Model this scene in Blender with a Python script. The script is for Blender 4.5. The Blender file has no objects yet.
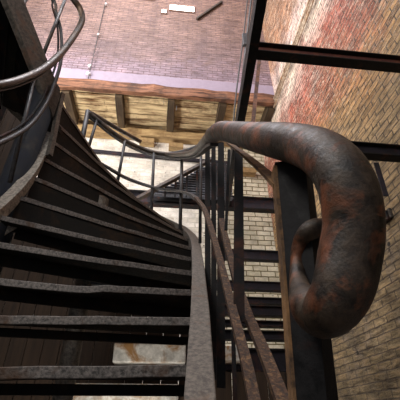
import bpy, bmesh, math, random
from mathutils import Vector, Matrix
random.seed(7)
COL = bpy.context.scene.collection
H = 0.62                                   # eye height above the floor
PITCH = math.radians(33); F = 350.0
PSI = math.radians(6)                      # the building is turned 6 degrees from the line of sight
cp, sp = math.cos(PITCH), math.sin(PITCH)

def W(x, y, z): return Vector((x, y, z + H))
def at(px, py, Y):
    """point seen at photo pixel (px,py), at forward distance Y"""
    r = px - 200.0; u = 200.0 - py
    f = F*cp - u*sp; up = F*sp + u*cp
    return W(r/f*Y, Y, up/f*Y)
def B(u, v, z):
    """building frame: u to the right, v away from the viewer"""
    return Vector((u*math.cos(PSI) - v*math.sin(PSI), u*math.sin(PSI) + v*math.cos(PSI), z + H))
def atv(px, py, v):
    """point on the building plane v = const seen at the pixel"""
    d = at(px, py, 1.0) - W(0, 0, 0)
    dv = -d.x*math.sin(PSI) + d.y*math.cos(PSI)
    return W(0, 0, 0) + d*(v/dv)
def uv_of(p):
    return (p.x*math.cos(PSI) + p.y*math.sin(PSI), -p.x*math.sin(PSI) + p.y*math.cos(PSI), p.z - H)

# ------------------------------------------------------------------ materials
class NT:
    def __init__(s, name):
        s.m = bpy.data.materials.new(name); s.m.use_nodes = True
        s.n = s.m.node_tree.nodes; s.l = s.m.node_tree.links
        s.b = s.n['Principled BSDF']
    def node(s, t, **k):
        n = s.n.new(t)
        for a, v in k.items():
            if a.startswith('i_'):
                n.inputs[a[2:].replace('_', ' ')].default_value = v
            else: setattr(n, a, v)
        return n
    def noise(s, scale, detail=6, rough=.6, vec=None, dist=0):
        n = s.node('ShaderNodeTexNoise'); n.inputs['Scale'].default_value = scale
        n.inputs['Detail'].default_value = detail; n.inputs['Roughness'].default_value = rough
        n.inputs['Distortion'].default_value = dist
        s.l.new(vec if vec else s.coord(), n.inputs['Vector']); return n.outputs['Fac']
    def coord(s):
        if not hasattr(s, '_c'): s._c = s.node('ShaderNodeTexCoord')
        return s._c.outputs['Object']
    def ramp(s, fac, stops):
        r = s.node('ShaderNodeValToRGB'); e = r.color_ramp.elements
        while len(e) < len(stops): e.new(0.5)
        for i, (p, c) in enumerate(stops):
            e[i].position = p; e[i].color = (c[0], c[1], c[2], 1) if not isinstance(c, (int, float)) else (c, c, c, 1)
        s.l.new(fac, r.inputs['Fac']); return r.outputs['Color']
    def mix(s, fac, a, b, mode='MIX'):
        m = s.node('ShaderNodeMix', data_type='RGBA', blend_type=mode)
        for sock, v in ((m.inputs[0], fac), (m.inputs[6], a), (m.inputs[7], b)):
            if isinstance(v, (int, float)): sock.default_value = v
            elif isinstance(v, (tuple, list)): sock.default_value = (v[0], v[1], v[2], 1)
            else: s.l.new(v, sock)
        return m.outputs[2]
    def math(s, op, a, b=0.0, clamp=False):
        m = s.node('ShaderNodeMath', operation=op, use_clamp=clamp)
        for sock, v in ((m.inputs[0], a), (m.inputs[1], b)):
            if isinstance(v, (int, float)): sock.default_value = v
            else: s.l.new(v, sock)
        return m.outputs[0]
    def bump(s, h, strength=.4, dist=.01):
        b = s.node('ShaderNodeBump'); b.inputs['Strength'].default_value = strength
        b.inputs['Distance'].default_value = dist
        s.l.new(h, b.inputs['Height']); s.l.new(b.outputs['Normal'], s.b.inputs['Normal'])
    def out(s, col, rough=.8, metal=0., spec=.5):
        if isinstance(col, (tuple, list)): s.b.inputs['Base Color'].default_value = (*col, 1)
        else: s.l.new(col, s.b.inputs['Base Color'])
        if isinstance(rough, (int, float)): s.b.inputs['Roughness'].default_value = rough
        else: s.l.new(rough, s.b.inputs['Roughness'])
        s.b.inputs['Metallic'].default_value = metal
        s.b.inputs['Specular IOR Level'].default_value = spec
        return s.m

def iron(name, dark, light, rust, rust_amt=.5, scale=40, rough=.55, metal=.35, bump=.5, spec=.5, big=6):
    t = NT(name)
    n1 = t.noise(scale, 8, .7); n2 = t.noise(big, 5, .65, dist=.6)
    base = t.ramp(n1, [(.38, dark), (.62, light)])
    rm = t.ramp(n2, [(max(.01, .62-rust_amt*.35), 0.0), (min(.99, .74-rust_amt*.25), 1.0)])
    rc = t.mix(n1, tuple(c*.45 for c in rust), tuple(min(1, c*1.5) for c in rust))
    t.bump(n1, bump, .003)
    return t.out(t.mix(rm, base, rc), t.ramp(n1, [(.3, rough-.12), (.7, rough+.25)]), metal, spec)

def brick_mat(name, axis, c1, c2, mortar, tint=None, bw=.225, bh=.075, msize=.012, patch=None, bump=.7, rough=.85, zramp=None, speck=None, streak=False, mramp=None):
    """axis 'u': wall runs along local x; 'v': wall runs along local y"""
    t = NT(name)
    sep = t.node('ShaderNodeSeparateXYZ'); t.l.new(t.coord(), sep.inputs[0])
    com = t.node('ShaderNodeCombineXYZ')
    t.l.new(sep.outputs['X' if axis == 'u' else 'Y'], com.inputs[0]); t.l.new(sep.outputs['Z'], com.inputs[1])
    wob = t.node('ShaderNodeTexNoise'); wob.inputs['Scale'].default_value = 9; t.l.new(t.coord(), wob.inputs['Vector'])
    va = t.node('ShaderNodeVectorMath', operation='SCALE'); va.inputs['Scale'].default_value = .022
    t.l.new(wob.outputs['Color'], va.inputs[0])
    ad = t.node('ShaderNodeVectorMath', operation='ADD'); t.l.new(com.outputs[0], ad.inputs[0]); t.l.new(va.outputs[0], ad.inputs[1])
    br = t.node('ShaderNodeTexBrick'); br.inputs['Scale'].default_value = 1.0
    br.inputs['Brick Width'].default_value = bw; br.inputs['Row Height'].default_value = bh
    br.inputs['Mortar Size'].default_value = msize; br.inputs['Mortar Smooth'].default_value = .3
    br.inputs['Bias'].default_value = 0
    br.inputs['Color1'].default_value = (1, 1, 1, 1); br.inputs['Color2'].default_value = (0, 0, 0, 1)
    br.inputs['Mortar'].default_value = (.5, .5, .5, 1)
    t.l.new(ad.outputs[0], br.inputs['Vector'])
    perb = br.outputs['Color']; mfac = br.outputs['Fac']
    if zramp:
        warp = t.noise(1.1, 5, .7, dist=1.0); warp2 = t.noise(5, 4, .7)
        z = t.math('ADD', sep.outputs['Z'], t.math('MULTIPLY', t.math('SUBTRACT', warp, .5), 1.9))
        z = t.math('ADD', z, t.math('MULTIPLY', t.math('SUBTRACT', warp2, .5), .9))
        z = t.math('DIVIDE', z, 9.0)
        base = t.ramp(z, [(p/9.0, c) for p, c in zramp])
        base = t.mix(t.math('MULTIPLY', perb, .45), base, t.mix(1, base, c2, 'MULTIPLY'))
    else:
        base = t.mix(perb, c1, c2)
    n3 = t.noise(3, 8, .75)
    base = t.mix(1.0, base, t.ramp(n3, [(.3, .55), (.7, 1.25)]), 'MULTIPLY')
    if patch:
        pc, lo, hi, sc = patch
        base = t.mix(t.ramp(t.noise(sc, 8, .75, dist=.5), [(lo, 0.0), (hi, 1.0)]), base, pc)
    if mramp: mortar = t.ramp(t.math('DIVIDE', sep.outputs['X'], 4.0), [(p/4.0, c) for p, c in mramp])
    col = t.mix(mfac, base, mortar)
    if speck:
        sc, thr, colr = speck
        v = t.node('ShaderNodeTexVoronoi'); v.inputs['Scale'].default_value = sc; t.l.new(t.coord(), v.inputs['Vector'])
        dots = t.ramp(v.outputs['Distance'], [(thr*.7, 1.0), (thr, 0.0)])
        keep = t.ramp(t.noise(sc*.7, 2, .5), [(.54, 0.0), (.58, 1.0)])
        col = t.mix(t.mix(1.0, dots, keep, 'MULTIPLY'), col, colr)
    n5 = t.noise(30, 6, .7)
    hgt = t.math('ADD', t.math('MULTIPLY', mfac, -1.0), t.math('ADD', t.math('MULTIPLY', n5, .6), t.math('MULTIPLY', perb, .35)))
    if tint:
        col = t.mix(1.0, col, t.ramp(t.math('DIVIDE', sep.outputs['X'], 4.0), [(.1, (1,.97,.94)), (.33, tint)]), 'MULTIPLY')
    if streak:
        mp = t.node('ShaderNodeMapping'); t.l.new(t.coord(), mp.inputs['Vector']); mp.inputs['Scale'].default_value = (1, 3.2, 17) if axis == 'v' else (2.2, 1, 13)
        ns = t.noise(1.3, 7, .72, vec=mp.outputs[0], dist=.5)
        col = t.mix(1.0, col, t.ramp(ns, [(.36, (.38,.33,.30) if axis == 'v' else (.62,.57,.55)), (.5, (1,1,1)), (.64, (1.7,1.6,1.5) if axis == 'v' else (1.25,1.2,1.15))]), 'MULTIPLY')
        hgt = t.math('ADD', hgt, t.math('MULTIPLY', ns, 1.2))
        if axis == 'v':     # pale flecks of old paint, thicker higher up the wall
            nf = t.noise(2.6, 8, .8, vec=mp.outputs[0], dist=1.0)
            amt = t.math('MULTIPLY', t.ramp(nf, [(.53, 0.0), (.60, 1.0)]), t.ramp(t.math('DIVIDE', sep.outputs['Z'], 9.0), [(.30, 0.06), (.46, .75)]))
            col = t.mix(amt, col, (.80,.66,.52))
    t.bump(hgt, bump, .03)
    return t.out(col, rough, 0, .35)

def wood_mat(name, a, b, axis='x', stripe=.0, rough=.8, dark=(.03,.015,.008), dpatch=.5, grain=14, lo=.3, hi=.7):
    t = NT(name)
    mp = t.node('ShaderNodeMapping'); t.l.new(t.coord(), mp.inputs['Vector'])
    sc = {'x': (1, grain, grain), 'y': (grain, 1, grain), 'z': (grain, grain, 1)}[axis]
    mp.inputs['Scale'].default_value = sc
    n = t.noise(1.5, 8, .7, vec=mp.outputs[0], dist=.4)
    c = t.ramp(n, [(lo, a), (hi, b)])
    c = t.mix(t.ramp(t.noise(2.2, 6, .7), [(dpatch, 0.0), (dpatch+.2, 1.0)]), c, dark)
    t.bump(n, .5, .01)
    return t.out(c, rough, 0, .3)

M = {}
M['tread']  = iron('tread cast iron', (.004,.0035,.003), (.014,.012,.010), (.03,.016,.008), .25, 60, .7, .3, .5, .3)
M['nosing'] = iron('worn nosing iron', (.03,.026,.023), (.19,.165,.15), (.06,.03,.015), .2, 90, .5, .35, 1.0)
M['stringer'] = iron('stringer iron', (.05,.042,.035), (.19,.165,.14), (.13,.06,.025), .15, 70, .62, .3, .8)
M['inner'] = iron('inner string iron', (.04,.034,.028), (.17,.145,.12), (.09,.05,.025), .3, 55, .6, .3, .8)
M['plate'] = iron('rough grey brown plate', (.02,.016,.013), (.105,.088,.072), (.09,.045,.025), .2, 40, .65, .3, .8)
M['blue']  = iron('blue black drum iron', (.002,.0025,.004), (.009,.011,.018), (.02,.018,.016), .2, 14, .85, .0, .3, .2)
M['black'] = iron('black iron', (.003,.003,.0035), (.014,.013,.014), (.06,.02,.012), .25, 40, .6, .3, .4, .3)
M['rail']  = iron('worn handrail iron', (.03,.025,.023), (.12,.10,.09), (.13,.08,.05), .35, 22, .42, .45, .3)
M['bal']   = iron('baluster iron', (.02,.02,.022), (.07,.068,.072), (.08,.05,.03), .2, 30, .5, .4, .3)
M['volute']= iron('rusty volute iron', (.005,.003,.002), (.065,.043,.028), (.22,.072,.03), .34, 45, .45, .3, .8, .5, 17)
M['rust']  = iron('heavily rusted bar', (.015,.009,.006), (.10,.052,.032), (.22,.12,.055), .30, 110, .7, .15, 1.0, .5, 70)
M['rustedge'] = iron('brown rusted edge', (.05,.026,.012), (.22,.12,.055), (.32,.17,.07), .5, 60, .75, .1, .8)
M['beam']  = iron('purple black beam', (.006,.005,.008), (.022,.018,.030), (.06,.022,.022), .25, 20, .55, .3, .3)
M['web']   = iron('red brown web', (.05,.015,.012), (.13,.04,.032), (.18,.06,.03), .4, 50, .7, .1, .6)

M['right'] = brick_mat('right brick wall', 'v', (1,1,1), (.42,.38,.34), (.07,.05,.035),
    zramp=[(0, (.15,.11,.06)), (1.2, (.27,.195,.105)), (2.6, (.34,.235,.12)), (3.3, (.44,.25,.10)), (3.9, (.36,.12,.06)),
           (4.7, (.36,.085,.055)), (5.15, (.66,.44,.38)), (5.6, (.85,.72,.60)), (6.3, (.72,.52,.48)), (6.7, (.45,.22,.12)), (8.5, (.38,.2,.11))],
    patch=((.16,.135,.12), .52, .78, 3.2), speck=(4.5, .13, (.012,.01,.01)), bump=1.0, rough=.6, msize=.007, streak=True)
M['white'] = brick_mat('whitewashed brick', 'u', (.78,.74,.70), (.60,.56,.50), (.20,.17,.13),
    patch=((.40,.32,.25), .56, .72, 5.5), speck=(11, .17, (.10,.08,.07)), bump=.9, msize=.010, bw=.27, bh=.105, mramp=[(.2,(.68,.65,.61)),(1.3,(.17,.14,.08))], tint=(.97,.93,.78))
M['pink']  = brick_mat('pink purple brick', 'u', (.40,.17,.15), (.62,.6,.6), (.15,.095,.10),
    patch=((.12,.085,.09), .52, .8, 1.8), bump=1.0, msize=.008, rough=.6,
    zramp=[(0,(.38,.28,.34)), (5.9,(.38,.29,.36)), (6.4,(.33,.24,.29)), (6.9,(.29,.195,.19)), (7.6,(.29,.185,.155)), (8.9,(.31,.19,.145))], streak='u')  # lilac low on the wall paints in a purple light bloom
M['brown_brick'] = brick_mat('dark brown brick', 'v', (.05,.028,.016), (.03,.018,.012), (.012,.01,.008), bump=.5)
M['plank'] = wood_mat('pale yellow planks', (.16,.08,.035), (.74,.57,.33), 'x', dpatch=.52, dark=(.10,.05,.025), lo=.36, hi=.56, grain=7)
M['joist'] = wood_mat('dark joist timber', (.02,.013,.008), (.10,.065,.035), 'y', dpatch=.5)
M['rbeam'] = wood_mat('red rusty timber', (.05,.022,.013), (.30,.135,.075), 'x', dpatch=.50, dark=(.055,.028,.018), lo=.38, hi=.62)
M['plate_wood'] = wood_mat('yellow brown plate timber', (.18,.10,.045), (.50,.35,.17), 'x', dpatch=.52, dark=(.12,.065,.03), grain=7)
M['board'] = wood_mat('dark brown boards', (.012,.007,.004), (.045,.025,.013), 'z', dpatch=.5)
def plain(name, c, r=.8, metal=0):
    t = NT(name); n = t.noise(12, 5, .6)
    return t.out(t.mix(n, tuple(x*.7 for x in c), c), r, metal)
M['concrete'] = plain('grey floor', (.16,.14,.12))
M['plaster'] = plain('lilac plaster', (.33,.265,.34))
M['porcelain'] = plain('white porcelain', (.85,.82,.84), .35)
M['cable'] = plain('black cable', (.015,.014,.014), .6)
M['pipe'] = iron('flaking cream painted pipe', (.20,.13,.09), (.62,.50,.38), (.3,.16,.08), .35, 18, .6, 0, .5)
M['pale'] = iron('flaking white sheet', (.34,.33,.31), (.72,.70,.66), (.3,.16,.06), .45, 12, .7, .0, .3)
def emit(name, c, s):
    t = NT(name); t.b.inputs['Emission Color'].default_value = (*c, 1); t.b.inputs['Emission Strength'].default_value = s
    return t.out(c, .5)
M['sky_pane'] = emit('daylit glass', (1., .97, .95), 6)

# ------------------------------------------------------------------ mesh helpers
def mesh_obj(name, bm, mat, parent=None, smooth=False, bevel=0):
    bmesh.ops.recalc_face_normals(bm, faces=bm.faces)
    me = bpy.data.meshes.new(name); bm.to_mesh(me); bm.free()
    o = bpy.data.objects.new(name, me); COL.objects.link(o)
    for mm in (mat if isinstance(mat, (list, tuple)) else [mat]): me.materials.append(mm)
    if parent is not None:
        o.parent = parent
        o.matrix_parent_inverse = parent.matrix_basis.inverted()
    if smooth:
        for p in me.polygons: p.use_smooth = True
    if bevel:
        b = o.modifiers.new('bevel', 'BEVEL'); b.width = bevel; b.segments = 2; b.limit_method = 'ANGLE'
    return o
def tag(o, label, cat, group=None, kind=None):
    if label: o['label'] = label
    if cat: o['category'] = cat
    if group: o['group'] = group
    if kind: o['kind'] = kind
    return o
def empty(name, loc, label, cat, group=None):
    o = bpy.data.objects.new(name, None); COL.objects.link(o); o.location = loc; o.empty_display_size = .1
    return tag(o, label, cat, group)
def struct(o): o['kind'] = 'structure'; return o

def box_pts(bm, p):   # 8 corners: bottom 4 then top 4
    v = [bm.verts.new(q) for q in p]
    for f in ((3,2,1,0), (4,5,6,7), (0,1,5,4), (1,2,6,5), (2,3,7,6), (3,0,4,7)): bm.faces.new([v[i] for i in f])
def box_b(bm, u0, u1, v0, v1, z0, z1):     # box in the building frame, z from the eye
    box_pts(bm, [B(u0,v0,z0), B(u1,v0,z0), B(u1,v1,z0), B(u0,v1,z0), B(u0,v0,z1), B(u1,v0,z1), B(u1,v1,z1), B(u0,v1,z1)])

def spline(pts, n=8):
    P = [Vector(p) for p in pts]
    if len(P) < 3: return [P[0].lerp(P[1], i/n) for i in range(n+1)]
    out = []
    ext = [P[0]*2-P[1]] + P + [P[-1]*2-P[-2]]
    for i in range(1, len(ext)-2):
        a, b, c, d = ext[i-1:i+3]
        for k in range(n):
            t = k/n
            out.append(.5*((2*b) + (c-a)*t + (2*a-5*b+4*c-d)*t*t + (3*b-a-3*c+d)*t**3))
    out.append(P[-1]); return out
def interp(vals, m):
    out = []
    for i in range(m):
        t = i/(m-1)*(len(vals)-1); k = min(int(t), len(vals)-2); out.append(vals[k]*(1-(t-k)) + vals[k+1]*(t-k))
    return out
def sweep(bm, path, prof, up=None, scale=None):
    """prof: list of (side, up) offsets; up=None -> parallel transport"""
    m = len(path); sc = scale or [1]*m; rings = []; side = None
    for i, p in enumerate(path):
        t = (path[min(i+1, m-1)] - path[max(i-1, 0)]).normalized()
        if up is not None:
            s = t.cross(Vector(up))
            if s.length < 1e-3: s = side or Vector((1,0,0))
            s.normalize()
            if side and s.dot(side) < 0 and up is None: s = -s
        else:
            if side is None:
                s = t.cross(Vector((0,0,1)));
                if s.length < 1e-3: s = Vector((1,0,0))
                s.normalize()
            else: s = (side - t*side.dot(t)).normalized()
        side = s; w = s.cross(t).normalized()
        rings.append([bm.verts.new(p + (s*a + w*b)*sc[i]) for a, b in prof])
    k = len(prof)
    for i in range(m-1):
        for j in range(k): bm.faces.new([rings[i][j], rings[i][(j+1) % k], rings[i+1][(j+1) % k], rings[i+1][j]])
    bm.faces.new(rings[0][::-1]); bm.faces.new(rings[-1])
def circ(r, n=14, sx=1, sy=1): return [(r*sx*math.cos(2*math.pi*i/n), r*sy*math.sin(2*math.pi*i/n)) for i in range(n)]
def rect(w, h): return [(-w/2,-h/2), (w/2,-h/2), (w/2,h/2), (-w/2,h/2)]
def ibeam_prof(w, h, t=.015):
    a, b = w/2, h/2
    return [(-a,-b),(a,-b),(a,-b+t),(t/2,-b+t),(t/2,b-t),(a,b-t),(a,b),(-a,b),(-a,b-t),(-t/2,b-t),(-t/2,-b+t),(-a,-b+t)]
def bar(name, pts, prof, mat, parent=None, n=8, up=None, smooth=False, scale=None, sm=True, bevel=0):
    path = spline(pts, n) if sm else [Vector(p) for p in pts]
    bm = bmesh.new(); sweep(bm, path, prof, up, interp(scale, len(path)) if scale else None)
    return mesh_obj(name, bm, mat, parent, smooth, bevel)

# ------------------------------------------------------------------ room shell
V_UP, V_LOW, U_R, U_L = 4.81, 5.95, 2.08, -5.2
ZF, ZC = -H, 11.0
def shell(name, mat, *b):
    # built in local building coordinates so that the brick pattern follows the wall
    u0,u1,v0,v1,z0,z1 = b
    bm = bmesh.new()
    box_pts(bm, [Vector(q) for q in ((u0,v0,z0),(u1,v0,z0),(u1,v1,z0),(u0,v1,z0),(u0,v0,z1),(u1,v0,z1),(u1,v1,z1),(u0,v1,z1))])
    o = mesh_obj(name, bm, mat); o.location = (0,0,H); o.rotation_euler = (0,0,PSI)
    return struct(o)
shell('floor', M['concrete'], U_L-.3, U_R+.3, -3.2, V_LOW+.3, ZF-.15, ZF)
shell('ceiling', M['plaster'], U_L-.3, U_R+.3, 1.0, V_LOW+.3, ZC, ZC+.2)
shell('wall_right', M['right'], U_R, U_R+.3, -3.2, V_LOW+.3, ZF, ZC)
shell('wall_left', M['brown_brick'], U_L-.3, U_L, -3.2, V_LOW+.3, ZF, ZC)
shell('wall_back', M['white'], U_L, U_R, V_LOW, V_LOW+.3, ZF, 5.78)
# upper wall stands on the timber beam; a slot is left for the high windows
SLOT = [uv_of(atv(169.5, 6.5, V_UP)), uv_of(atv(193, 15, V_UP))]
w = shell('wall_upper', M['pink'], U_L, U_R, V_UP, V_UP+.35, 5.82, ZC)
# plaster band low on the upper wall
bm = bmesh.new()
box_pts(bm, [Vector(q) for q in ((U_L,V_UP-.025,5.84),(U_R,V_UP-.025,5.84),(U_R,V_UP,5.84),(U_L,V_UP,5.84),(U_L,V_UP-.012,6.16),(U_R,V_UP-.012,6.16),(U_R,V_UP,6.18),(U_L,V_UP,6.18))])
o = mesh_obj('trim_1', bm, M['plaster']); o.location = (0,0,H); o.rotation_euler = (0,0,PSI); struct(o)

# timber floor edge above the white wall: boards, joists, wall plate, red beam
bm = bmesh.new(); v = V_UP+.035; k = 0
while v < V_LOW-.02:
    wdt = .165; dz = random.uniform(-.012, .012)
    u = U_L
    while u < U_R-.01:
        L = random.uniform(1.2, 2.6); u1 = min(U_R, u+L)
        box_pts(bm, [Vector(q) for q in ((u+.004,v,5.72+dz),(u1-.004,v,5.72+dz),(u1-.004,v+wdt-.022,5.72+dz),(u+.004,v+wdt-.022,5.72+dz),
                                         (u+.004,v,5.78),(u1-.004,v,5.78),(u1-.004,v+wdt-.022,5.78),(u+.004,v+wdt-.022,5.78))]); u = u1
    v += wdt
o = mesh_obj('ceiling_boards', bm, M['plank']); o.location = (0,0,H); o.rotation_euler = (0,0,PSI); struct(o)

def local_box(name, mat, label, cat, group, u0,u1,v0,v1,z0,z1, wob=0, bevel=.008, parent=None):
    bm = bmesh.new(); c = Vector(((u0+u1)/2, (v0+v1)/2, (z0+z1)/2))
    n = max(1, int(max(u1-u0, v1-v0)/.25)); 
    def sect(t):
        j = [random.uniform(-wob, wob) for _ in range(4)]
        if u1-u0 > v1-v0:
            x = u0 + (u1-u0)*t
            return [Vector((x, v0+j[0], z0+j[1])), Vector((x, v1, z0+j[1])), Vector((x, v1, z1+j[2])), Vector((x, v0+j[0], z1+j[2]))]
        y = v0 + (v1-v0)*t
        return [Vector((u0+j[0], y, z0+j[1])), Vector((u1+j[3], y, z0+j[1])), Vector((u1+j[3], y, z1)), Vector((u0+j[0], y, z1))]
    rings = [[bm.verts.new(q-c) for q in sect(i/n)] for i in range(n+1)]
    for a, b in zip(rings, rings[1:]):
        for k in range(4): bm.faces.new([a[k], a[(k+1)%4], b[(k+1)%4], b[k]])
    bm.faces.new(rings[0][::-1]); bm.faces.new(rings[-1])
    o = mesh_obj(name, bm, mat, None, False, bevel); o.location = B(c.x, c.y, c.z); o.rotation_euler = (0,0,PSI)
    if parent is None: tag(o, label, cat, group)
    return o
local_box('timber_beam', M['rbeam'], 'long rough reddish brown timber beam carrying the pink brick wall', 'beam', None, U_L+.01, U_R-.01, V_UP-.07, V_UP+.03, 5.56, 5.815, .018)
local_box('wall_plate', M['plate_wood'], 'yellow brown timber plate lying along the top of the whitewashed wall', 'beam', None, U_L+.01, U_R-.01, V_LOW-.22, V_LOW-.002, 5.36, 5.54, .02)
jl = [(18, 'leftmost dark joist, mostly hidden behind the black iron stair string'), (70, 'dark joist under the planks above the corner of the iron handrail'),
      (121, 'dark joist under the planks, third from the left'), (171, 'dark joist under the planks, right over the low point of the curved handrail'),
      (219, 'dark joist under the planks beside the black sloping stringer'), (263, 'rightmost dark joist, next to the stained side wall')]
for px, lab in jl:
    u = uv_of(atv(px, 112, 5.35))[0]
    local_box('timber_joist', M['joist'], lab, 'joist', 'dark joists under the plank ceiling', u-.075, u+.075, V_UP+.045, V_LOW-.23, 5.50, 5.71, .01)
# little corbel blocks under the wall plate
for px, py, lab in ((147, 142, 'small yellow timber block on the white wall, left one behind the handrail'), (176, 147, 'small yellow timber block on the white wall, right one behind the handrail'), (248,172,'small rust coloured timber stub sticking out of the white wall beside the handrail')):
    c = uv_of(atv(px, py, V_LOW-.1))
    local_box('timber_block', M['plate_wood'], lab, 'block', None, c[0]-.16, c[0]+.16, V_LOW-.18, V_LOW-.003, c[2]-.06, c[2]+.06, .01)

# high windows in the pink wall
def slot(px0, py0, px1, py1, label):
    a = uv_of(atv(px0, py0, V_UP)); b = uv_of(atv(px1, py1, V_UP))
    u0, u1 = sorted((a[0], b[0])); z0, z1 = sorted((a[2], b[2])); cu, cz = (u0+u1)/2, (z0+z1)/2
    r = empty('window', B(cu, V_UP, cz), label, 'window', 'small bright windows high in the pink wall')
    bm = bmesh.new(); box_b(bm, u0, u1, V_UP-.012, V_UP+.002, z0, z1); mesh_obj('pane', bm, M['sky_pane'], r)
    bm = bmesh.new(); f = .02
    box_b(bm, u0-f, u1+f, V_UP-.03, V_UP, z0-f, z0); box_b(bm, u0-f, u1+f, V_UP-.03, V_UP, z1, z1+f)
    box_b(bm, u0-f, u0, V_UP-.03, V_UP, z0, z1); box_b(bm, u1, u1+f, V_UP-.03, V_UP, z0, z1)
    mesh_obj('frame', bm, M['pink'], r)
slot(170, 5, 194, 13, 'wide bright window slot high in the pink brick wall')
slot(162, 10, 166, 14, 'tiny square bright window left of the wide window slot')
slot(137, -4, 154, 0.6, 'bright window slot at the top edge, above and left of the wide one')

# conduit with porcelain insulators
a, b = atv(106, 0, V_UP-.03), atv(87, 84, V_UP-.05)
con = empty('electric_conduit', b, 'thin dark cable with white porcelain insulators running down the pink wall', 'cable')
bar('cable', [a, b], circ(.008, 8), M['cable'], con, sm=False)
for px, py, r in ((106, 4, .03), (98.5, 34.5, .03), (90, 66, .045), (88.5, 74, .05)):
    p = atv(px, py, V_UP-.045)
    bm = bmesh.new(); sweep(bm, [p+Vector((0,0,.02)), p+Vector((0,0,.008)), p-Vector((0,0,.008)), p-Vector((0,0,.02))], circ(r, 12), None, [.5, 1, 1, .5])
    mesh_obj('insulator', bm, M['porcelain'], con, True)
# diagonal bracket high on the pink wall
a, b = atv(197, 19, V_UP-.03), atv(222, 2, V_UP-.03)
tag(bar('wall_strap', [a, b], rect(.07, .04), M['plate'], sm=False), 'short dark diagonal strap high on the pink wall right of the bright slot', 'strap')
a, b = atv(203, 80, V_UP-.06), atv(214, 78, V_UP-.06)
# cream pipes running along the right wall
for i, (dz, r, lab) in enumerate(((0, .02, 'cream painted pipe along the right wall, lowest of three'), (.09, .012, 'cream painted pipe along the right wall, thin middle one of three'), (.17, .02, 'cream painted pipe along the right wall, uppermost of three'))):
    o = tag(bar('wall_pipe', [B(U_R-.05, V_UP-.01, 5.50+dz), B(U_R-.05, 3.6, 5.52+dz), B(U_R-.05, 1.2, 5.50+dz)], circ(r, 10), M['pipe'], sm=False, smooth=True), lab, 'pipe', 'pipes along the right wall')

# ------------------------------------------------------------------ staircase
R0, G0 = .195, .28
# outer (right-hand) string and inner (left-hand) string points per tread; index 0 = first tread at the floor
outer = [(-.03, .16), (-.03, .44), (-.03, .72), (-.03, 1.0), (-.03, 1.28), (-.035, 1.56), (-.04, 1.83), (-.05, 2.09), (-.06, 2.35), (-.09, 2.60), (-.15, 2.85),
         (-.25, 3.07), (-.48, 3.2), (-.82, 3.12), (-1.2, 2.88), (-1.5, 2.5), (-1.8, 2.2), (-2.05, 1.95), (-2.22, 1.7), (-2.36, 1.48), (-2.5, 1.25)]
inner = [(-1.03, .16), (-1.03, .44), (-1.03, .70), (-1.03, .94), (-1.03, 1.20), (-1.03, 1.33), (-1.03, 1.42), (-1.03, 1.55), (-1.03, 1.66), (-1.03, 1.74), (-1.035, 1.79),
         (-1.045, 1.82), (-1.06, 1.84), (-1.065, 1.81), (-1.13, 1.65), (-1.23, 1.47), (-1.33, 1.31), (-1.43, 1.15), (-1.53, 1.0), (-1.63, .85), (-1.73, .70)]
NT_ = len(outer)
zt = [.137 + (k-3)*R0 for k in range(NT_)]       # top of each tread, from the eye
stair = empty('iron_staircase', W(-.5, .2, ZF), 'black cast iron winding staircase with open worn treads curving up to the left', 'staircase')
def tread(k):
    o0 = Vector((*outer[k], 0)); i0 = Vector((*inner[k], 0)); 
    o1 = Vector((*outer[k+1], 0)); i1 = Vector((*inner[k+1], 0))
    z = zt[k] + H; n = 16
    nd = (o0-i0).normalized(); fwd = Vector((-nd.y, nd.x, 0))       # direction of climb
    bow = {5: .07, 6: .015}.get(k, .012)
    sag = {5: -.022}.get(k, -.006)
    bm = bmesh.new(); rows = []
    for j in range(n+1):
        t = j/n; s = math.sin(math.pi*t)
        f = i0.lerp(o0, t) + fwd*(-bow*s*.5 + random.uniform(-.0015,.0015)); b = i1.lerp(o1, t) + fwd*(.015 if k > 4 else -.06)
        zz = z + sag*math.sin(math.pi*t)*(1.5 if t < .6 else 1) + random.uniform(-.0012, .0012)
        rows.append([bm.verts.new(q) for q in (
            f+Vector((0,0,zz)), b+Vector((0,0,z)), b+Vector((0,0,z-.016)), f+fwd*.03+Vector((0,0,zz-.016)), f+fwd*.022+Vector((0,0,zz-.030)), f+Vector((0,0,zz-.030)))])
    for a, c in zip(rows, rows[1:]):
        for q in range(6):
            fc = bm.faces.new([a[q], a[(q+1)%6], c[(q+1)%6], c[q]])
            fc.material_index = 1 if q in (5,) else 0
    bm.faces.new(rows[0][::-1]); bm.faces.new(rows[-1])
    t_ = mesh_obj('tread', bm, [M['tread'], M['nosing']], stair, False, .003)
    # stiffening rib under the tread's back edge
    bm = bmesh.new()
    rb = Vector((0,0,0)) if k > 4 else fwd*-.075
    a = i1 + rb + nd*.04; c = o1 + rb
    sweep(bm, [a+Vector((0,0,z-.044)), c+Vector((0,0,z-.044))], rect(.012, .055 if k > 4 else .03)); mesh_obj('rib', bm, M['tread'], t_)
    if 7 <= k <= 15:        # closed riser behind the winder treads
        bm = bmesh.new(); box_pts(bm, [q + Vector((0,0,zz)) for zz in (z-.03, z+R0-.036) for q in (i1+fwd*.004, o1+fwd*.004, o1+fwd*.012, i1+fwd*.012)]); mesh_obj('riser', bm, M['tread'], t_)
    # lugs bolting the tread to the inner string
    if 5 <= k <= 11:
        bm = bmesh.new(); p = i0 + nd*.05 + fwd*.03
        tri = [p+Vector((0,0,z-.036)), p+nd*.045+Vector((0,0,z-.036)), p+Vector((0,0,z-.09))]
        A = [bm.verts.new(q) for q in tri]; C_ = [bm.verts.new(q+fwd*.012) for q in tri]
        bm.faces.new(A); bm.faces.new(C_[::-1])
        for q in range(3): bm.faces.new([A[q], A[(q+1)%3], C_[(q+1)%3], C_[q]])
        mesh_obj('lug', bm, M['inner'], t_)
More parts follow.
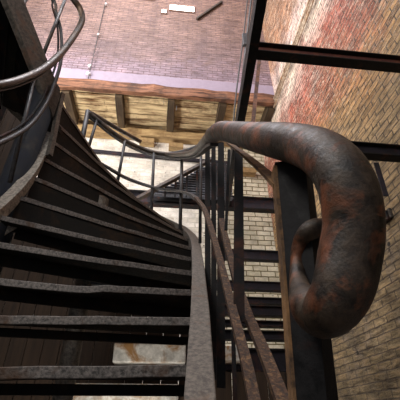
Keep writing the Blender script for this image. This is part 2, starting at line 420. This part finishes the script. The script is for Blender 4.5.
for k in range(NT_-1): tread(k)

def string_plate(name, pts, zs, below, above, wdt, mat, side=0, n=5, parent=stair):
    """vertical plate following a plan curve; side shifts it off the curve"""
    path = spline([Vector((p[0], p[1], z+H)) for p, z in zip(pts, zs)], n)
    bm = bmesh.new(); rings = []; m = len(path)
    for i, p in enumerate(path):
        t = path[min(i+1,m-1)] - path[max(i-1,0)]; t.z = 0; t.normalize(); s = Vector((t.y, -t.x, 0))   # s = right of travel
        q = p + s*side
        rings.append([bm.verts.new(q + s*a + Vector((0,0,b))) for a, b in ((-wdt/2,-below),(wdt/2,-below),(wdt/2,above),(-wdt/2,above))])
    for a, b in zip(rings, rings[1:]):
        for k in range(4): bm.faces.new([a[k], a[(k+1)%4], b[(k+1)%4], b[k]])
    bm.faces.new(rings[0][::-1]); bm.faces.new(rings[-1])
    return mesh_obj(name, bm, mat, parent, False, .004)
string_plate('outer_string', outer, zt, .15, .03, .068, M['stringer'], .03)
for k in (4, 5, 6, 7):       # joints where the string sections are bolted
    bm = bmesh.new(); y = outer[k][1]; z = zt[k]+H-.15
    p = Vector((outer[k][0]+.03, y, z)); sweep(bm, [p-Vector((0,.006,-.01)), p+Vector((0,.006,.012))], rect(.078, .03)); mesh_obj('string_joint', bm, M['rustedge'], stair)
string_plate('inner_string', inner[:12], zt[:12], .07, .055, .075, iron('pale worn string iron', (.12,.105,.09), (.40,.36,.31), (.16,.09,.05), .15, 60, .6, .1, .8), -.03)
US = [at(59,95,1.78), at(40,48,1.57), at(21,0,1.35), at(2,-46,1.14), at(-20,-95,.95)]
string_plate('upper_string', [(p.x,p.y) for p in US], [p.z-H for p in US], .25, .0, .05, M['plate'], -.0)
# cylindrical newel that the winders turn around
bm = bmesh.new()
sweep(bm, [W(-1.15,1.76,ZF), W(-1.15,1.76,2.16)], circ(.085, 24)); mesh_obj('newel_drum', bm, M['blue'], stair, True)
bar('newel_flange', [at(49,156,1.78), at(54,133,1.79), at(58,112,1.80), at(62,94,1.80)], rect(.03,.035), M['inner'], stair)
# dark soffit plates closing the underside of the upper flight
bm = bmesh.new(); prev = None
for k in range(14, NT_):
    a = bm.verts.new(Vector((*inner[k], zt[k]+H-.13))); b = bm.verts.new(Vector((*outer[k], zt[k]+H-.13)))
    a2 = bm.verts.new(Vector((*inner[k], zt[k]+H-.12))); b2 = bm.verts.new(Vector((*outer[k], zt[k]+H-.12)))
    if prev:
        bm.faces.new([prev[0], prev[1], b, a]); bm.faces.new([prev[2], prev[3], b2, a2]); bm.faces.new([prev[0], a, a2, prev[2]]); bm.faces.new([prev[1], prev[3], b2, b])
    prev = (a, b, a2, b2)
mesh_obj('soffit_plate', bm, M['black'], stair)

# column and thin rods behind the treads
col = empty('support_column', W(-.76, 2.22, ZF), 'grey round iron column standing behind the open treads', 'column')
bar('shaft', [W(-.76,2.22,ZF), W(-.76,2.22,1.40)], circ(.055, 20), M['inner'], col, sm=False, smooth=True)
bar('capital', [W(-.76,2.22,1.36), W(-.76,2.22,1.40), W(-.76,2.22,1.44)], circ(.075, 20), M['inner'], col, sm=False)
bar('bracket_arm', [W(-.72,2.22,.79), W(-.08,2.33,.82)], rect(.04,.03), M['bal'], col, sm=False)
tag(bar('thin_rod', [W(-1.66,2.4,ZF), W(-1.66,2.4,2.35)], circ(.016, 10), M['bal'], None, sm=False), 'thin iron rod behind the treads at the left', 'rod')

# ------------------------------------------------------------------ outer railing on the curved string (left/middle)
rail = empty('curved_railing', W(-.5, 3.1, 1.7), 'dark iron railing curving above the far side of the stair with thin balusters', 'railing')
Ytop = [(88,113,2.86), (96,119,2.92), (112,132,3.02), (130,143.5,3.12), (150,151.5,3.18), (170,155,3.1), (186,154.5,2.6),(196,151.5,2.0),(203,145,1.5),(209,138,1.17),(214,134.5,.98)]
hp = [at(*q) for q in Ytop]
bar('handrail', hp, circ(.031, 14, 1, .8), M['rail'], rail, smooth=True, scale=[1]*9+[.9,.93])
bar('under_bar', [p-Vector((0,0,.05)) for p in hp], rect(.03,.012), M['bal'], rail, up=(0,0,1))
bar('return_rail', [at(88,112,2.86), at(96,116,3.0), at(116,128,3.2), at(141,142,3.4)], circ(.027, 12), M['rail'], rail, smooth=True)
bar('far_rail', [at(160,155,3.6), at(180,152,3.5), at(196,147,3.4), at(212,138,3.3)], circ(.024, 10), M['bal'], rail, smooth=True)
Lp = [(88,157,2.86), (105,166,2.95), (124,177,3.08), (142,184,3.15), (160,189,3.12), (178,191,2.85), (190,194.5,2.35), (197,199.5,2.02)]
bar('middle_rail', [at(*q) for q in Lp], rect(.034,.022), M['bal'], rail, up=(0,0,1))
bar('end_post', [at(88,111,2.86), at(82,140,2.86), at(76,168,2.86)], circ(.028, 12), M['bal'], rail, sm=False, smooth=True)
for a, b, Y in (((97,119),(84,163),2.92), ((125,141),(115,196),3.08), ((154,153),(151,220),3.17), ((182,156),(180,238),2.85)):
    bar('baluster', [at(*a, Y), at(*b, Y)], circ(.017, 10), M['bal'], rail, sm=False, smooth=True)
bar('baluster', [at(201,150,2.25), at(200,243,2.3)], circ(.012, 10), M['bal'], rail, sm=False, smooth=True)

# ------------------------------------------------------------------ near railing with the volute
near = empty('volute_railing', W(.16, .5, ZF), 'rusty iron handrail ending in a thick curled volute close to the viewer', 'railing')
def tube_at(px, py, dia, r):
    """centre of a tube of radius r that looks dia pixels wide at the pixel"""
    d = at(px, py, 1.0) - W(0,0,0)
    k = math.sqrt(1 + ((px-200)**2 + (py-200)**2)/F**2)
    depth = 2*r*F/dia
    Y = depth*(F*cp-(200-py)*sp)/F
    return at(px, py, Y)
V = [(213,135,16,.030),(221,131,19,.030),(236,133,23,.030),(256,137,30,.030),(280,141,37,.030),(304,146,43,.030),(325,156,50,.030),(341,174,55,.030),(350,198,58,.030),(353,228,59,.0298),(349,258,61,.0300),
     (343,286,59,.0280),(332,306,54,.0255),(320,314,46,.0225),(308,306,36,.0185),(300,288,21,.0125),(297,264,13,.0085),(300,244,15,.0100),(308,232,19,.0125),(320,229,22,.0145),(334,240,22,.0145)]
bar('handrail', [tube_at(*q) for q in V], circ(1, 28), M['volute'], near, n=8, smooth=True, scale=[q[3] for q in V])
SB = [(214,143,1.36),(224,141,1.12),(238,150,.86),(252,161,.66),(266,173,.54),(279,186,.45)]
bar('under_bar', [at(*q) for q in SB], rect(.018,.008), M["rustedge"], near, up=(0,0,1))
# big flat post under the volute
pst = bmesh.new()
pl = [at(278,166,.45), at(286,250,.45), at(299,402,.45), at(313,560,.45)]
pr = [at(308,162,.42), at(317,250,.42), at(333,402,.42), at(348,560,.42)]
rows = []
for a, b in zip(pl, pr):
    d = (b-a).normalized(); nrm = Vector((0,0,1)).cross(d).normalized()*.012
    rows.append([pst.verts.new(q) for q in (a-nrm, b-nrm, b+nrm, a+nrm)])
for a, b in zip(rows, rows[1:]):
    for k in range(4): pst.faces.new([a[k], a[(k+1)%4], b[(k+1)%4], b[k]])
pst.faces.new(rows[0][::-1]); pst.faces.new(rows[-1])
post = mesh_obj('newel_post', pst, M['black'], near)
bar('rusted_edge', [at(275.5,170,.45), at(283.5,250,.45), at(295.5,402,.45), at(309,560,.45)], rect(.010,.024), M['rustedge'], post, sm=False, up=(0,1,0))
# two rusty sloping bars under the handrail
bar('lower_rail', [at(196,198,2.03), at(203,207,1.78), at(209,222,1.58), at(219,257,1.32), at(233,312,1.08), at(246,362,.93), at(256,410,.84), at(275,500,.66)], rect(.026,.016), M['rust'], near, up=(0,0,1))
bar('lower_rail', [at(219,205,1.75), at(223,228,1.6), at(233,268,1.4), at(246,310,1.2), at(263,350,1.0), at(284,405,.82), at(310,480,.66)], rect(.03,.018), M['rust'], near, up=(0,0,1))
# upright balusters
def upright(x0,y0,x1,y1,Y,w,d=.012,mat='black'):
    a, b = at(x0,y0,Y), at(x1,y1,Y); hw = w/F*(Y*cp)/2*1.1
    return bar('baluster', [a, b], rect(w*1.15*Y/F, d), M[mat], near, sm=False, up=(0,1,0))
upright(207.5,143,208,370,1.92,5.5); upright(213.5,140,214,380,1.78,5); upright(221,137,221,388,1.65,7); upright(238.5,150,239,322,1.1,9.5)
upright(229,150,226,230,1.5,3)
bar('baluster', [at(233,330,1.1), at(235,400,1.1), at(237,470,1.1)], rect(.012,.01), M['black'], near, sm=False, up=(0,1,0))

# ------------------------------------------------------------------ railing of the upper flight (top left)
ur = empty('upper_railing', W(-1.05, 1.7, 2.2), 'smooth curved iron handrail sweeping round overhead at the upper left', 'railing')
up_pts = [(-40,92,1.12),(0,85,1.25),(24,78,1.4),(44,68,1.55),(62,52,1.66),(76,33,1.73),(82,20,1.75),(80,9,1.72),(74,0,1.66),(66,-10,1.6),(50,-30,1.5)]
bar('handrail', [W(-1.06,.2,.62), W(-1.07,.6,.95)] + [at(*q) for q in up_pts] + [at(5,-110,1.05)], circ(.028, 16, 1, .8), M['rail'], ur, smooth=True)
bar('under_bar', [at(a-1.5,b+6.0,c) for a,b,c in up_pts[:7]], rect(.02,.008), M['bal'], ur, up=(0,0,1))
mp = [(-30,152,1.15),(0,143,1.3),(28,127,1.5),(44,107,1.62),(54,85,1.7),(61,60,1.75),(61,32,1.74),(56,12,1.68),(52,-4,1.62)]
bar('middle_rail', [W(-1.0,.2,.32), W(-1.0,.7,.70)] + [at(*q) for q in mp] + [at(15,-75,1.2)], circ(.0135, 10), M['bal'], ur, smooth=True)
bar('middle_rail', [at(a-3.5,b-4.5,c) for a,b,c in mp] + [at(11,-80,1.2)], circ(.0085, 10), M['black'], ur, smooth=True)
bar('baluster', [at(66.5,-4,1.68), at(37,70,1.68)], circ(.014, 10), M['bal'], ur, sm=False, smooth=True)
bar('baluster', [at(35,74,1.5), at(10,182,1.5)], circ(.012, 10), M['bal'], ur, sm=False, smooth=True)
bar('baluster', [at(27,-4,1.4), at(16,20,1.4)], circ(.015, 10), M['black'], ur, sm=False, smooth=True)

# ------------------------------------------------------------------ beams, cables, far stairs
def ibeam(name, a, b, w, h, label, group=None, web=None):
    r = empty(name, (a+b)/2, label, 'beam', group)
    t = .014 if h < .15 else .02
    bar('web', [a, b], rect(.012, h-2*t), M[web or 'beam'], r, sm=False, up=(0,0,1))
    for s, nm in ((1,'flange'), (-1,'flange')):
        bar(nm, [a+Vector((0,0,s*(h/2-t/2))), b+Vector((0,0,s*(h/2-t/2)))], rect(w, t), M['black'], r, sm=False, up=(0,0,1), bevel=.003)
    return r
def beam_between(px0, py0, px1, v, w, h, label, group=None, web=None, wall=False):
    p = atv(px0, py0, v); u0, _, z = uv_of(p); u1 = uv_of(atv(px1, py0+.09*(px1-px0), v))[0]
    if wall: u1 = U_R - .001
    return ibeam('steel_beam', B(u0, v, z), B(u1, v, z), w, h, label, group, web)
beam_between(256, 50.5, 400, 1.72, .09, .125, 'black steel beam with a red brown web crossing the upper right of the stained wall', None, 'web', True)
# lower one starts behind the volute
beam_between(264, 143.7, 400, 2.18, .09, .135, 'shorter black steel beam at the right edge, level with the top of the volute', None, None, True)
p0 = atv(376, 163, 2.16); p1 = atv(386, 196, 2.16)
tag(bar('hanger_strap', [p0, p1], rect(.04,.012), M['beam'], sm=False, up=(0,1,0)), 'short black strap hanging below the shorter beam at the right edge', 'strap')
bm = bmesh.new(); q = uv_of(atv(389, 214, 3.0))
bx = empty('junction_box', B(U_R, 2.72, 1.62), 'small dark iron box fixed on the brick wall at the right edge', 'box')
for a in (0,):
    c = at(388.5, 217, 1.0) - W(0,0,0); s = None
    # hit the right wall plane
    du = c.x*math.cos(PSI)+c.y*math.sin(PSI); hit = c*(U_R/du); uu = uv_of(hit+W(0,0,0))
bx.location = B(U_R, uu[1], uu[2])
bm.free(); bm = bmesh.new(); box_b(bm, U_R-.05, U_R-.001, uu[1]-.05, uu[1]+.05, uu[2]-.05, uu[2]+.045); mesh_obj('casing', bm, M['black'], bx, False, .006)
bm = bmesh.new(); box_b(bm, U_R-.03, U_R-.001, uu[1]-.075, uu[1]+.0, uu[2]-.04, uu[2]+.055); mesh_obj('back_plate', bm, M['plate'], bx, False, .004)

# sloping black stringer of the flight overhead, and its companion rod
s0, s1 = at(239,125,2.6), at(265,-30,1.15)
tag(bar('sloping_stringer', [at(227,202,5.15), at(231,172,3.8), s0, at(248.5,70,1.9), s1], [(-.037,-.075),(.037,-.075),(.037,.075),(-.037,.075)], M['black'], up=(0,0,1), n=4), 'heavy black stringer sloping up to the top edge beside the pink wall', 'stringer')
tag(bar('thin_cable', [atv(248,-6,3.6), atv(243,40,3.6), atv(236,95,3.6), atv(233,130,3.6)], circ(.012,8), M['cable']), 'thin black cable hanging left of the sloping black stringer', 'cable')
tag(bar('thin_cable', [atv(252,-6,3.6), atv(246.5,40,3.6), atv(239,118,3.6)], circ(.02,8), M['bal']), 'thicker grey cable hugging the left side of the sloping stringer', 'cable')
p = atv(245, 40, 3.58)
bm = bmesh.new(); sweep(bm, [p+Vector((0,0,-.17)), p+Vector((0,0,-.05)), p+Vector((0,0,.17))], rect(.09,.06), up=(0,1,0)); tag(mesh_obj('cable_clamp', bm, M['bal'], None, False, .01), 'small dark clamp gripping the two cables beside the stringer', 'clamp')
tag(bar('hanger_rod', [atv(259.5,58,4.3), atv(252.5,127,4.3)], rect(.07,.05), iron('brown rod iron',(.02,.01,.008),(.08,.045,.035),(.16,.07,.04),.5), sm=False, up=(0,1,0)), 'thin brown upright rod hanging below the upper steel beam', 'rod')

# beams against the white wall
beam_between(112, 196.5, 335, 5.3, .14, .26, 'long purple black steel beam crossing the whitewashed wall behind the railing', 'dark beams in front of the white wall')
LOW = [(256, 5.2, .18, 'dark crossbeam on the white wall, next below the long beam'), (287, 5.0, .14, 'dark crossbeam on the white wall, third from the top'),
       (302, 4.7, .10, 'dark crossbeam on the white wall, fourth from the top'), (312, 4.4, .13, 'dark crossbeam on the white wall, fifth from the top'),
       (325, 4.1, .07, 'thin dark crossbeam on the white wall, sixth from the top'), (337, 3.9, .10, 'dark crossbeam on the white wall, seventh from the top'), (362, 3.7, .22, 'lowest and deepest dark crossbeam beside the rusty sloping bars')]
for py, v, h, lab in LOW: beam_between(212, py-2, 300, v, .10, h, lab, 'dark beams in front of the white wall')
# long thin conduit across the white wall
tag(bar('wall_conduit', [atv(76,149.5,V_LOW-.05), atv(150,156.5,V_LOW-.05), atv(240,164,V_LOW-.05)], rect(.05,.07), M['beam'], sm=False, up=(0,0,1)), 'long thin dark conduit across the top of the white wall', 'conduit')

# far flight with close slats
far = empty('far_stair_flight', atv(205, 197, 5.0), 'dark far flight of iron stairs seen through the railing, with close slats', 'staircase')
a, b = atv(128, 204, 5.0), atv(212, 159, 5.0)
bar('string', [a, b], rect(.05,.10), M['rail'], far, sm=False, up=(0,1,0))
y = 166
pA, pB = uv_of(a), uv_of(b)
nsl = 15; slatm = iron('blue grey slat', (.05,.05,.06), (.16,.165,.19), (.1,.08,.07), .2, 30)
zb = uv_of(atv(180,196,5.1))[2]; zt_ = pB[2]
for i in range(nsl):
    z = zb + (zt_-zb)*(i+.4)/nsl; tt = (z-pA[2])/(pB[2]-pA[2]); u0 = pA[0]+(pB[0]-pA[0])*tt + .0
    u1 = uv_of(atv(232,180,5.1))[0]
    if u0 < u1-.05:
        bm = bmesh.new()
        q = [B(u0,5.1,z), B(u1,5.1,z), B(u1,5.20,z+.005), B(u0,5.20,z+.005)]
        box_pts(bm, q + [x+Vector((0,0,.02)) for x in q]); mesh_obj('slat', bm, slatm, far)
# dark backing plate (risers)
bm = bmesh.new(); u1 = uv_of(atv(232,180,5.1))[0]
us = pA[0]+(pB[0]-pA[0])*(zb-.03-pA[2])/(pB[2]-pA[2])
A = [B(us+.02,5.25,zb-.03), B(u1,5.25,zb-.03), B(u1,5.25,zt_), B(pB[0],5.25,zt_)]
fr = [bm.verts.new(q) for q in A]; bk = [bm.verts.new(q+Vector((0,.02,0))) for q in A]
bm.faces.new(fr); bm.faces.new(bk[::-1])
for k in range(4): bm.faces.new([fr[k], fr[(k+1)%4], bk[(k+1)%4], bk[k]])
mesh_obj('riser_plate', bm, M['black'], far)
for px, py in ((166,181),(176,177),(187,172),(197,168),(207,164),(216,162),(225,162)):
    p = atv(px, py, 5.07); e = atv(px, 197, 5.07); e = Vector((p.x, p.y, e.z))
    bar('upright', [p, e], rect(.03,.02), M['black'], far, sm=False, up=(0,1,0))

# dark board partition low at the left and tall sheet on the left of the stairwell
bm = bmesh.new(); x = -3.23
while x < .95:
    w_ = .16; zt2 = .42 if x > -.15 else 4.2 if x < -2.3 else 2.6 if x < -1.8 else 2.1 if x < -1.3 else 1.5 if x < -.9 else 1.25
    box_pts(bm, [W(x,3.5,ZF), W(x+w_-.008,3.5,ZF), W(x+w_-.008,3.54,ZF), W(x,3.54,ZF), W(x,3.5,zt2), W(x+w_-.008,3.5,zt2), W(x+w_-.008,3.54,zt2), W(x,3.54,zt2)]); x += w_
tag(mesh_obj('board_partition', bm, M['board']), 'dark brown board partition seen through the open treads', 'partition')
bm = bmesh.new(); y = -1.0
while y < 3.45:
    h_ = .5; y1 = min(y+h_-.01, 3.49); box_pts(bm, [W(-2.80,y,ZF), W(-2.77,y,ZF), W(-2.77,y1,ZF), W(-2.80,y1,ZF), W(-2.80,y,4.4), W(-2.77,y,4.4), W(-2.77,y1,4.4), W(-2.80,y1,4.4)]); y += h_
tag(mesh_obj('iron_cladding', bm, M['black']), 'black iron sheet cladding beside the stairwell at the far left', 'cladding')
# pale ledge and lit box seen between the lowest treads
def ledge(px0,py0,px1,py1,v,mat,name,label,cat):
    a = uv_of(atv(px0,py1,v)); b = uv_of(atv(px1,py0,v))
    bm = bmesh.new(); box_b(bm, a[0], b[0], v, v+.25, a[2], b[2]); return tag(mesh_obj(name, bm, mat, None, False, .01), label, cat)
ledge(112,344,186,362,3.25,M['pale'],'metal_duct','pale flaking metal duct glimpsed between the lowest treads','duct')
ledge(60,384,178,404,3.2,M['pale'],'stone_ledge','pale stone ledge at the bottom edge below the last visible tread','ledge')
ledge(98,284,142,293,3.2,M['pale'],'metal_duct','short pale duct glimpsed in the gap below the winding treads','duct')
ledge(222,346,246,360,3.4,M['pale'],'metal_duct','pale metal duct end right of the light grey stair string','duct')

# ------------------------------------------------------------------ light
def area(name, loc, target, size, energy, color=(1,1,1), sy=None):
    l = bpy.data.lights.new(name, 'AREA'); l.energy = energy; l.color = color; l.size = size
    if sy: l.shape = 'RECTANGLE'; l.size_y = sy
    o = bpy.data.objects.new(name, l); COL.objects.link(o); o.location = loc
    o.rotation_euler = (Vector(target)-Vector(loc)).to_track_quat('-Z', 'Y').to_euler(); return o
area('skylight', B(-1.5, 2.0, 10.6), B(-.5, 5.5, 4.5), 3.0, 750, (1, .97, 1.0))
area('left_fill', B(-4.8, 2.0, 5.0), B(2.0, 4.5, 3.5), 2.5, 740, (1, .96, .9))  # added fill from the left, brightening the right wall; no window there
area('low_fill', B(-3.0, 4.4, 1.2), B(0.2, 5.9, 4.2), 1.0, 200, (1, .97, .93))  # unseen fill, added low to lift the plank ceiling and white wall
area('under_stair_fill', W(-.5, 2.75, -.35), W(-.6, 3.5, .6), .4, 9, (1,.93,.82))  # added fill below the stair, brightening the pale ducts and boards
area('front_fill', B(-2.0, -1.6, 3.6), B(-.6, 2, 1.0), 1.6, 120, (1, .95, .88))  # fill added behind the viewer for the tread fronts; no door there
wd = bpy.data.worlds.new('world'); bpy.context.scene.world = wd; wd.use_nodes = True
wd.node_tree.nodes['Background'].inputs[0].default_value = (.85, .9, 1, 1); wd.node_tree.nodes['Background'].inputs[1].default_value = .4

cam = bpy.data.cameras.new('camera'); co = bpy.data.objects.new('camera', cam); COL.objects.link(co)
co.location = (0, 0, H); co.rotation_euler = (math.radians(90)+PITCH, 0, 0)
cam.sensor_width = 36; cam.lens = 36*F/400.0; cam.clip_start = .02
bpy.context.scene.camera = co
bpy.context.scene.view_settings.view_transform = 'Standard'
